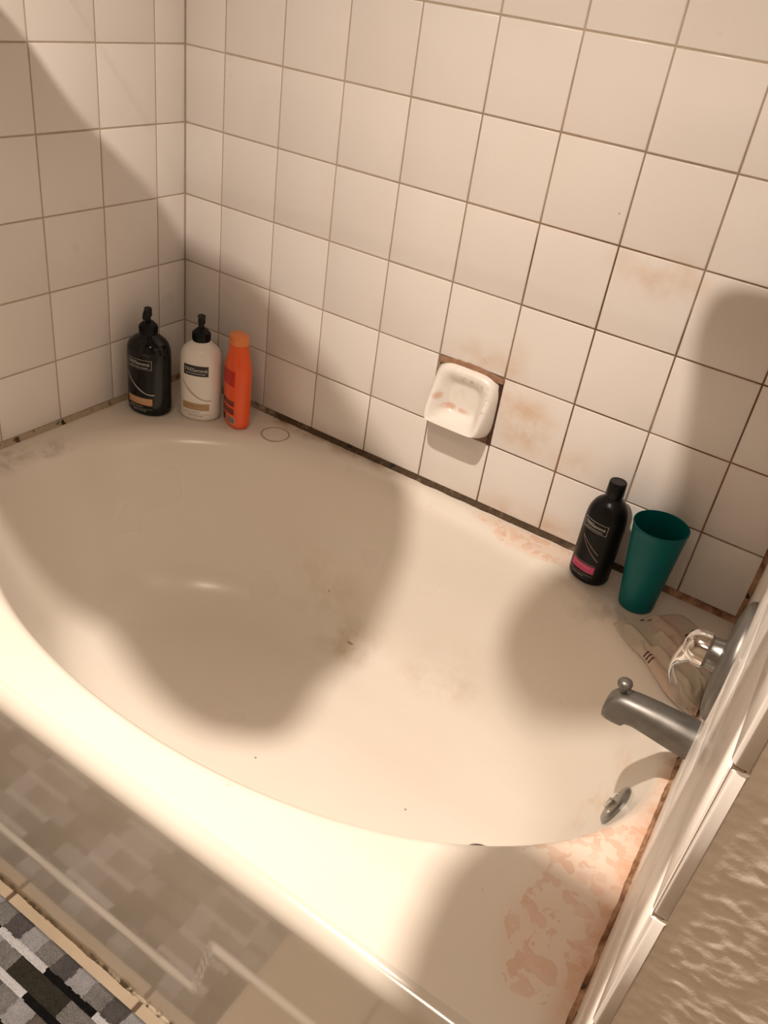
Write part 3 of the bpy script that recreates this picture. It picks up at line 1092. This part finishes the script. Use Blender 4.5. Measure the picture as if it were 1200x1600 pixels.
# orange flat bottle
t = thing('body_wash_bottle', 'slim bright orange body wash bottle at the end of the row', 'bottle', (0.270, -0.100, 0), math.radians(-24))
key = [(0.0, 0.034, 0.020), (0.004, 0.039, 0.0245), (0.012, 0.041, 0.0265), (0.05, 0.042, 0.0275), (0.10, 0.042, 0.0278), (0.14, 0.0415, 0.0275), (0.160, 0.039, 0.0265), (0.176, 0.033, 0.024), (0.192, 0.0275, 0.0222), (0.208, 0.0250, 0.0208)]
prof = smooth_profile(key, 5)
body = link('body', lathe(prof, 56, 2.3), M_ORANGE, t, smooth=50)
cap = link('cap', lathe([(0.208, 0.0245, 0.0205), (0.209, 0.0258, 0.0214), (0.226, 0.0262, 0.0218), (0.2295, 0.0250, 0.0205), (0.2310, 0.0225, 0.018), (0.2315, 0.010, 0.008)], 48, 2.2), M_ORCAP, t, smooth=40)
W = Wrap(prof, 2.3)
link('label_plate', W.rect(-0.030, 0.030, 0.112, 0.150), M_RED, body, smooth=60)
link('label_plate', W.rect(-0.030, 0.030, 0.060, 0.074), M_MAROON, body, smooth=60)
link('label_plate', W.rect(-0.030, 0.030, 0.038, 0.054), M_MAROON, body, smooth=60)
link('label_plate', W.rect(-0.034, -0.004, 0.014, 0.032), M_LBLACK, body, smooth=60)
link('label_frame', W.frame(0.004, 0.033, 0.013, 0.032, 0.0012), M_SILVER, body)
link('label_plate', W.rect(0.006, 0.031, 0.015, 0.030), M_LGREY, body, smooth=60)

# black shampoo bottle with a screw cap, on the right
t = thing('shampoo_bottle', 'black shampoo bottle with pink band standing beside the teal cup', 'bottle', (1.190, -0.064, 0), math.radians(-17))
wide, deep, H = 0.042, 0.035, 0.190
key = [(0.0, wide * 0.86, deep * 0.84), (0.002, wide * 0.93, deep * 0.92), (0.007, wide * 0.985, deep * 0.98), (0.016, wide, deep), (0.06, wide, deep), (0.11, wide, deep), (H - 0.050, wide * 0.99, deep * 0.99),
       (H - 0.030, wide * 0.92, deep * 0.94), (H - 0.014, wide * 0.74, deep * 0.80), (H - 0.004, wide * 0.50, deep * 0.58), (H, 0.0180, 0.0180)]
prof = smooth_profile(key, 5)
body = link('body', lathe(prof + [(H + 0.004, 0.0155, 0.0155)], 56, 2.15), M_BLACKM, t, smooth=50)
link('cap', lathe([(H + 0.002, 0.0172), (H + 0.003, 0.0178), (H + 0.034, 0.0170), (H + 0.0365, 0.0158), (H + 0.037, 0.0120), (H + 0.0362, 0.011)], 40), M_BLACKM, t, smooth=35)
W = Wrap(prof, 2.15)
zl = H - 0.058
link('label_frame', W.frame(-0.028, 0.028, zl - 0.010, zl + 0.0115), M_SILVER, body)
link('lettering', W.text('TRESemmé', 0.0, zl + 0.0026, 0.047), M_SILVER, body)
link('small_print', W.dashes(-0.021, 0.021, zl - 0.0058, 0.0014, 18), M_SILVER, body)
for k in range(2):
    pts = [(-0.018 + 0.046 * (i / 14) * (1.0 if k == 0 else 0.92), zl - 0.026 - (0.046 if k == 0 else 0.030) * ((i / 14) ** (0.75 if k == 0 else 0.95))) for i in range(15)]
    link('swoosh', W.stroke(pts, 0.0007, 0.0014), simple('swoosh_print', (0.40, 0.32, 0.32), 0.4), body)
link('colour_band', W.rect(-0.027, 0.027, 0.028, 0.045), M_PINK, body, smooth=60)
link('small_print', W.dashes(-0.018, 0.018, 0.0395, 0.0014, 11), simple('pink_print', (0.75, 0.45, 0.5), 0.4), body)
link('rule', W.rect(-0.027, 0.027, 0.0475, 0.0480, 0.0005), M_SILVER, body)
link('small_print', W.dashes(-0.020, 0.010, 0.017, 0.0014, 8), M_SILVER, body)
link('rule', W.rect(-0.027, 0.027, 0.0215, 0.0219, 0.0005), M_SILVER, body)

# teal cup
t = thing('plastic_cup', 'teal plastic tumbler standing on the ledge in the right corner', 'cup', (1.301, -0.088, 0.0), 0)
b = bmesh.new()
Hc = 0.187
out = [(0.0, 0.0315), (0.0015, 0.0338), (0.004, 0.0345)]
for i in range(1, 15):
    k = i / 14
    out.append((0.004 + (Hc - 0.007) * k, 0.0345 + (0.0515 - 0.0345) * k))
out += [(Hc - 0.002, 0.0527), (Hc, 0.0525), (Hc + 0.0006, 0.0515), (Hc, 0.0505)]
for i in range(14, 0, -1):
    k = i / 14
    out.append((0.008 + (Hc - 0.014) * k, 0.0327 + (0.0500 - 0.0327) * k))
out += [(0.007, 0.030), (0.006, 0.020), (0.006, 0.004)]
loft(b, [oval(r, r, z, 64) for z, r in out], True, True, True)
cup = link('cup_wall', b, M_TEAL, t, smooth=50)
cup.rotation_euler = (0, -0.03, 0)
cup.location = (0, 0, 0.0012)

# ------------------------------------------------------------------ washcloth
CU, CV = 110, 80
# outline guides on the ledge: back edge and front edge of the crumpled strip
backe = [(1.298, -0.155), (1.338, -0.110), (1.385, -0.066), (1.435, -0.085), (1.474, -0.135), (1.482, -0.220), (1.484, -0.275), (1.486, -0.318)]
fronte = [(1.288, -0.172), (1.318, -0.200), (1.350, -0.222), (1.378, -0.245), (1.402, -0.270), (1.428, -0.298), (1.455, -0.314), (1.478, -0.322)]


def lerp_poly(pts, u):
    f = u * (len(pts) - 1); i = min(int(f), len(pts) - 2); t = f - i
    p0 = pts[max(i - 1, 0)]; p1 = pts[i]; p2 = pts[i + 1]; p3 = pts[min(i + 2, len(pts) - 1)]
    return Vector([0.5 * ((2 * b_) + (-a + c) * t + (2 * a - 5 * b_ + 4 * c - d) * t * t + (-a + 3 * b_ - 3 * c + d) * t ** 3) for a, b_, c, d in zip(p0, p1, p2, p3)])


RIDGES = [((1.320, -0.175), (1.380, -0.215), 0.010, 0.006), ((1.345, -0.110), (1.430, -0.150), 0.012, 0.006), ((1.375, -0.235), (1.440, -0.285), 0.016, 0.008),
          ((1.385, -0.205), (1.470, -0.285), 0.012, 0.013), ((1.405, -0.185), (1.475, -0.235), 0.009, 0.015), ((1.425, -0.165), (1.476, -0.195), 0.009, 0.013),
          ((1.372, -0.160), (1.400, -0.178), 0.008, 0.014), ((1.395, -0.150), (1.418, -0.172), 0.007, 0.013), ((1.418, -0.140), (1.432, -0.170), 0.007, 0.010),
          ((1.430, -0.260), (1.474, -0.305), 0.007, 0.009), ((1.455, -0.215), (1.478, -0.275), 0.008, 0.012), ((1.350, -0.205), (1.372, -0.228), 0.008, 0.006)]


def cloth_pt(u, v):
    q = lerp_poly(backe, u).lerp(lerp_poly(fronte, u), v)
    q += Vector((0.006 * noise.noise(Vector((u * 5, v * 4, 2))), 0.006 * noise.noise(Vector((u * 5, v * 4, 9)))))
    q.x = min(q.x, 1.4795 + 0.0225 * -q.y)
    h = 0.0
    wq = q + Vector((0.010 * noise.noise(Vector((q.x * 30, q.y * 30, 3))), 0.010 * noise.noise(Vector((q.x * 30, q.y * 30, 8)))))
    for a, c, wd_, hh_ in RIDGES:
        a = Vector(a); c = Vector(c); d = c - a
        tt = min(1, max(0, (wq - a).dot(d) / d.dot(d)))
        ds = (wq - (a + d * tt)).length / wd_
        h = max(h, hh_ * math.exp(-ds * ds)) + 0.12 * hh_ * math.exp(-ds * ds)
    h += 0.0012 * (1 + noise.noise(Vector((q.x * 70, q.y * 70, 5))))
    edge = min(sstep(u, 0, 0.04), sstep(1 - u, 0, 0.03), sstep(v, 0, 0.05), sstep(1 - v, 0, 0.05))
    zt = max(tub_z(q.x, q.y), tub_z(q.x + 0.004, q.y), tub_z(q.x, q.y + 0.004))
    return Vector((q.x, q.y, zt + 0.0030 + h * (0.3 + 0.7 * edge)))


b = bmesh.new()
rings = [[cloth_pt(i / CU, j / CV) for i in range(CU + 1)] for j in range(CV + 1)]
loft(b, rings, False)
bmesh.ops.recalc_face_normals(b, faces=b.faces[:])
b.normal_update()
if sum(f.normal.z for f in b.faces) < 0: bmesh.ops.reverse_faces(b, faces=b.faces[:])
cl = thing('washcloth', 'crumpled beige washcloth with dark stripe marks under the faucet handle', 'washcloth', (1.40, -0.18, 0.0))
CO = Vector((-1.40, 0.18, 0))
fab = link('cloth', b, M_CLOTH, cl, CO, smooth=180)
sol = fab.modifiers.new('thickness', 'SOLIDIFY'); sol.thickness = 0.0018; sol.offset = -1.0
# woven stripe dashes
for (u, v, du, dv) in ((0.13, 0.20, 0.016, 0.10), (0.165, 0.20, 0.014, 0.10), (0.40, 0.22, 0.012, 0.09), (0.43, 0.22, 0.012, 0.09), (0.36, 0.955, 0.012, 0.07), (0.392, 0.955, 0.012, 0.07), (0.425, 0.955, 0.012, 0.07), (0.56, 0.35, 0.010, 0.10), (0.59, 0.35, 0.010, 0.10)):
    b = bmesh.new()
    loft(b, [[cloth_pt(u + du * (i / 4 - 0.5), min(1.0, v + dv * (j / 6 - 0.5))) + Vector((0, 0, 0.0008)) for i in range(5)] for j in range(7)], False)
    bmesh.ops.recalc_face_normals(b, faces=b.faces[:])
    link('stripe', b, M_STRIPE, fab, smooth=180)

# ------------------------------------------------------------------ faucet (spout, valve)
def wall_x(y): return 1.486 + 0.0225 * -y
FY = -0.485
sp = thing('tub_spout', 'dull grey metal tub spout with lift knob on the tiled end wall', 'spout', (wall_x(FY), FY, 0.098), WR)
# spout points along local -X; cross-section rings (rounded top, flat sides)
b = bmesh.new()
def spout_ring(x, zc, hw_, hz, e, n=36):
    out = []
    for i in range(n):
        a = 2 * PI * i / n
        c, s_ = math.cos(a), math.sin(a)
        k = (abs(c) ** e + abs(s_) ** e) ** (-1 / e)
        out.append((x, hw_ * c * k, zc + hz * s_ * k))
    return out
secs = [(0.0, 0.0, 0.031, 0.031, 2.0), (-0.004, 0.0, 0.0312, 0.0312, 2.0), (-0.030, 0.0015, 0.0290, 0.0295, 2.1), (-0.060, 0.0035, 0.0265, 0.0270, 2.3), (-0.085, 0.0045, 0.0248, 0.0245, 2.5),
        (-0.096, 0.0030, 0.0242, 0.0250, 2.6), (-0.101, -0.0010, 0.0240, 0.0285, 2.7), (-0.115, -0.0025, 0.0236, 0.0285, 2.7), (-0.127, -0.0060, 0.0225, 0.0235, 2.7), (-0.133, -0.0090, 0.0195, 0.0180, 2.6), (-0.135, -0.0100, 0.012, 0.011, 2.4)]
loft(b, [spout_ring(*s_) for s_ in secs], True, True, True)
bmesh.ops.recalc_face_normals(b, faces=b.faces[:])
sb = link('spout_body', b, M_SATIN, sp, smooth=50)
kn = link('diverter_knob', lathe([(0.0, 0.0048), (0.008, 0.0046), (0.0095, 0.0075), (0.012, 0.0108), (0.016, 0.0116), (0.020, 0.0105), (0.0232, 0.006), (0.0240, 0.001)], 24), M_SATIN, sp, (-0.116, 0, 0.0255), (0, -0.12, 0), smooth=40)

VZ = 0.258
va = thing('shower_valve', 'round grey valve plate with curved chrome lever handle on the end wall', 'faucet', (wall_x(FY), FY, VZ), WR)
RE_ = 0.089
b = lathe([(0.0, RE_), (0.003, RE_), (0.008, RE_ - 0.003), (0.012, RE_ - 0.012), (0.0145, RE_ - 0.03), (0.016, 0.035), (0.0165, 0.025)], 64)
link('escutcheon', b, M_SATIN, va, (0, 0, 0), (0, -PI / 2, 0), smooth=40)
link('sleeve', lathe([(0.012, 0.025), (0.016, 0.0245), (0.032, 0.0225), (0.034, 0.021)], 36), M_DULL, va, (0, 0, 0), (0, -PI / 2, 0), smooth=40)
# lever handle: domed hub, then a blade curving out and down
b = bmesh.new()
hub = [(0.030, 0.023), (0.034, 0.0265), (0.046, 0.0262), (0.056, 0.0235), (0.063, 0.017), (0.066, 0.008), (0.0665, 0.002)]
hn = link('handle', lathe(hub, 40), M_CHROME, va, (0, 0, 0), (0, -PI / 2, 0), smooth=40)
b = bmesh.new()
pth = [Vector((-0.046, 0, 0.010)), Vector((-0.052, 0, -0.004)), Vector((-0.060, 0.0, -0.020)), Vector((-0.066, 0, -0.038)), Vector((-0.068, 0, -0.056)), Vector((-0.066, 0, -0.074)), Vector((-0.060, 0, -0.090)), Vector((-0.054, 0, -0.099))]
wid = [0.0235, 0.0245, 0.0215, 0.0165, 0.0128, 0.0105, 0.0090, 0.0060]
thk = [0.014, 0.015, 0.0105, 0.0068, 0.0048, 0.0040, 0.0034, 0.0024]
def cat(a, sub=5):
    out = []
    n = len(a)
    for i in range(n - 1):
        p0, p1, p2, p3 = a[max(i - 1, 0)], a[i], a[i + 1], a[min(i + 2, n - 1)]
        for k in range(sub):
            t_ = k / sub
            out.append(0.5 * ((2 * p1) + (p2 - p0) * t_ + (2 * p0 - 5 * p1 + 4 * p2 - p3) * t_ * t_ + (3 * p1 - p0 - 3 * p2 + p3) * t_ ** 3))
    out.append(a[-1]); return out
P_ = cat(pth); Wd = cat(wid); Tk = cat(thk)
rings = []
for i, p in enumerate(P_):
    d = (P_[min(i + 1, len(P_) - 1)] - P_[max(i - 1, 0)]).normalized()
    side = Vector((0, 1, 0)); nr = d.cross(side).normalized()
    rings.append([p + side * Wd[i] * math.cos(2 * PI * k / 20) + nr * Tk[i] * math.sin(2 * PI * k / 20) for k in range(20)])
loft(b, rings, True, True, True)
bmesh.ops.recalc_face_normals(b, faces=b.faces[:])
lv = link('lever', b, M_CHROME, va, (0, 0, 0), (0.0, 0, 0), smooth=60)
lv.rotation_euler = (math.radians(14), 0, 0)

# ------------------------------------------------------------------ bath mat
MZ = FLOOR_Z
MX0, MX1 = -0.02, 0.0
MY0 = -1.042
mat_thick = 0.015
greys = {'light': mat_pile('pile_light_grey', (0.21, 0.205, 0.21), (0.30, 0.29, 0.30)),
         'mid': mat_pile('pile_mid_grey', (0.105, 0.098, 0.096), (0.19, 0.178, 0.172)),
         'dark': mat_pile('pile_dark_grey', (0.052, 0.048, 0.048), (0.088, 0.081, 0.080)),
         'char': mat_pile('pile_charcoal', (0.020, 0.018, 0.013), (0.038, 0.034, 0.026)),
         'black': mat_pile('pile_black', (0.0035, 0.0032, 0.0032), (0.010, 0.009, 0.009)),
         'white': mat_pile('pile_white', (0.38, 0.375, 0.385), (0.52, 0.51, 0.525)),
         'brown': mat_pile('pile_brown_grey', (0.065, 0.052, 0.045), (0.115, 0.094, 0.083))}
gk = list(greys)
rows = [(0.036, 'sq'), (0.0125, 'ln'), (0.034, 'mix'), (0.0125, 'ln2'), (0.040, 'sq2'), (0.0125, 'ln'), (0.036, 'mix2'), (0.0125, 'ln2'), (0.036, 'sq'), (0.0125, 'ln'), (0.034, 'mix'), (0.0125, 'ln2'), (0.040, 'sq2'), (0.0125, 'ln'), (0.036, 'mix2'), (0.0125, 'ln2'), (0.036, 'sq')]
SQ = 0.0405
MXA = 0.7400 - 0.0405 * 20      # a joint between two squares of the edge row falls at x = 0.7400
MXB = 0.7400 + 0.0405 * 7


def patch(kind, x):
    """colour of a row at x, and its segment id"""
    u = x - 0.7400
    if kind == 'sq':
        k = math.floor(u / SQ); return ('mid', 'dark', 'light')[(k + 1) % 3], k
    if kind == 'ln':
        k = math.floor((u + 0.002) / 0.1205); return ('black', 'white')[k % 2], k
    if kind == 'ln2':
        k = math.floor((u - 0.003) / 0.1205); return ('black', 'white')[k % 2], k
    if kind == 'mix':
        q = (u + 0.053) % 0.243; k = math.floor((u + 0.053) / 0.243)
        if q < 0.125: return 'char', 3 * k
        if q < 0.195: return 'light' if k % 2 else 'mid', 3 * k + 1
        return 'mid', 3 * k + 2
    if kind == 'sq2':
        k = math.floor((u - 0.002) / SQ); return ('mid', 'light', 'brown')[(k + 1) % 3], k
    k = math.floor((u + 0.02) / 0.083); return ('dark', 'mid', 'char', 'light')[k % 4], k


rug = thing('bath_mat', 'plush bath mat of grey, black and white blocks beside the tub', 'bath mat', (0.45, MY0 - 0.2, MZ))
RO = Vector((-0.45, -MY0 + 0.2, -MZ))
depth = sum(r[0] for r in rows)
link('backing', bevelled_box(MXA + 0.001, MXB - 0.001, MY0 - depth + 0.001, MY0 - 0.001, MZ, MZ + 0.006, 0.002, 1), simple('mat_backing', (0.08, 0.075, 0.07), 0.9), rug, RO)
b = bmesh.new()
cell = 0.00225
nx = int(round((MXB - MXA) / cell)); nyr = int(round(depth / cell))
bounds = []
acc = 0.0
for dpt, kd in rows:
    bounds.append((acc, acc + dpt, kd)); acc += dpt
gridv = []
info = {}
for j in range(nyr + 1):
    yy = depth * j / nyr
    row = []
    for i in range(nx + 1):
        xx = MXA + (MXB - MXA) * i / nx
        wob = 0.0016 * noise.noise(Vector((xx * 90, yy * 90, 3)))
        wob2 = 0.0016 * noise.noise(Vector((xx * 90, yy * 90, 13)))
        kd = bounds[-1]
        for q in bounds:
            if q[0] <= yy + wob < q[1]: kd = q; break
        dy = min(yy + wob - kd[0], kd[1] - yy - wob)
        cname, seg = patch(kd[2], xx + wob2)
        # groove beside neighbouring segments
        ca, sa = patch(kd[2], xx + wob2 - 0.003); cb, sb_ = patch(kd[2], xx + wob2 + 0.003)
        g = sstep(dy, -0.001, 0.004)
        if sa != seg or sb_ != seg: g = min(g, 0.45)
        ed = min(xx - MXA, MXB - xx, yy, depth - yy)
        h = 0.0095 + 0.0035 * g + 0.0016 * noise.noise(Vector((xx * 420, yy * 420, 0))) + 0.0012 * noise.noise(Vector((xx * 160, yy * 160, 5)))
        h *= 0.35 + 0.65 * sstep(ed, 0.0, 0.007)
        info[(i, j)] = gk.index(cname)
        row.append(b.verts.new((xx, MY0 - yy, MZ + h)))
    gridv.append(row)
for j in range(nyr):
    for i in range(nx):
        f = b.faces.new((gridv[j][i], gridv[j + 1][i], gridv[j + 1][i + 1], gridv[j][i + 1]))
        f.material_index = info[(i, j)]
b.normal_update()
link('pile', b, [greys[k] for k in gk], rug, RO, smooth=180)

# ------------------------------------------------------------------ above the frame: unseen sheets on lines, added to cast the shadows, ceiling lamp
LZ = 1.105
cl_ = thing('shade_sheet_lines', 'six cords added above the bathtub to carry the shade sheets', 'shade_sheet_lines', (0.75, -0.8, LZ))  # made-up support for the shadow-casting sheets
M_CORD = simple('line_cord', (0.6, 0.56, 0.5), 0.8)
M_LINEBOX = simple('line_housing_plastic', (0.62, 0.57, 0.50), 0.4)
link('housing', bevelled_box(-0.749, -0.700, -0.50, 0.34, -0.03, 0.03, 0.008, 2), M_LINEBOX, cl_, smooth=40)
link('end_plate', bevelled_box(0.735, 0.744, -0.50, 0.34, -0.02, 0.02, 0.003, 1), M_LINEBOX, cl_, smooth=40)
for yy in (-1.27, -1.14, -1.03, -0.90, -0.74, -0.50):
    link('cord', tube([(-0.705, yy + 0.8, 0), (0.738, yy + 0.8, 0)], 0.0006, 6), M_CORD, cl_, smooth=60)


def laid(name, label, cat, poly, mat, thick=0.009, seed=0):
    """a flat sheet added over the lines to cast shade; poly is its outline from above"""
    t = thing(name, label, cat, (sum(p[0] for p in poly) / len(poly), sum(p[1] for p in poly) / len(poly), LZ + 0.0012))
    n = 140
    L = [Vector(p) for p in poly]
    pts = []
    per = [(L[(i + 1) % len(L)] - L[i]).length for i in range(len(L))]
    tot = sum(per)
    for k in range(n):
        d = tot * k / n; i = 0
        while d > per[i]: d -= per[i]; i += 1
        pts.append(L[i].lerp(L[(i + 1) % len(L)], d / per[i]))
    for _ in range(2):                                     # soften the corners
        pts = [(pts[k - 1] + pts[k] * 2 + pts[(k + 1) % n]) / 4 for k in range(n)]
    c = Vector((t.location.x, t.location.y))
    b = bmesh.new()
    def lay_ring(f, dz):
        out = []
        for q in pts:
            r = c + (q - c) * f
            z = 0.004 * (1 + noise.noise(Vector((r.x * 14, r.y * 14, seed)))) * min(1.0, (1.02 - f) * 8)
            out.append((r.x - c.x, r.y - c.y, z + dz))
        return out
    rings = [lay_ring(f, 0.0) for f in (0.02, 0.25, 0.5, 0.75, 0.9, 0.98)] + [lay_ring(1.0, thick * 0.25), lay_ring(1.0, thick * 0.75)] + [lay_ring(f, thick) for f in (0.98, 0.9, 0.75, 0.5, 0.25, 0.02)]
    loft(b, rings, True, True, True)
    bmesh.ops.recalc_face_normals(b, faces=b.faces[:])
    link('fabric', b, mat, t, smooth=60)
    return t


laid('shade_sheet_left', 'large tan sheet added over the cords to shade the basin and left wall', 'shade_sheet',  # added; outline follows the shadow wanted in the basin and on the left wall
     [(0.822, -0.69), (0.848, -0.745), (0.842, -0.85), (0.834, -0.87), (0.848, -0.905), (0.853, -0.942), (0.830, -0.953), (0.808, -0.970), (0.766, -0.972), (0.711, -0.957), (0.666, -0.938), (0.630, -0.968), (0.56, -0.975),
      (0.40, -0.965), (0.16, -0.93), (0.18, -0.66), (0.246, -0.622), (0.319, -0.612), (0.393, -0.563), (0.55, -0.575), (0.70, -0.63)],
     simple('shade_cloth_left', (0.46, 0.36, 0.27), 0.95, sheen=0.3), 0.010, 1.0)
laid('shade_sheet_rear', 'tan sheet added over the rear cords to shade the right back wall', 'shade_sheet',  # added; outline cut for the shadow at the right of basin and back wall
     [(1.003, -0.823), (0.970, -0.807), (0.951, -0.779), (0.958, -0.75), (0.995, -0.70), (1.07, -0.62), (1.078, -0.53), (1.077, -0.487), (1.09, -0.456), (1.116, -0.444), (1.36, -0.43), (1.38, -0.79), (1.15, -0.815)],
     simple('shade_cloth_rear', (0.46, 0.37, 0.29), 0.95, sheen=0.3), 0.010, 2.0)
laid('shade_sheet_front', 'tan sheet added over the front cords to shade the right ledge', 'shade_sheet',  # added to darken the front-right ledge and the tile strip beside it
     [(1.10, -1.31), (1.075, -1.17), (1.066, -1.11), (1.054, -1.064), (1.049, -1.02), (1.06, -0.975), (1.31, -0.975), (1.31, -1.080), (1.18, -1.095), (1.17, -1.31)],
     simple('shade_cloth_front', (0.46, 0.37, 0.29), 0.95, sheen=0.3), 0.010, 3.0)

for lab, L_ in (('small recessed ceiling downlight above the tub front', LIGHT), ('small recessed ceiling downlight behind the viewer', LIGHT2)):
    lamp = thing('ceiling_lamp', lab, 'lamp', (L_.x, L_.y, CEIL_Z))
    b = lathe([(0.0, 0.062), (-0.003, 0.065), (-0.006, 0.060), (-0.006, 0.052), (-0.002, 0.050)], 48, 2.0, False, False)
    link('trim_ring', b, simple('lamp_white', (0.7, 0.68, 0.64), 0.4), lamp, smooth=40)
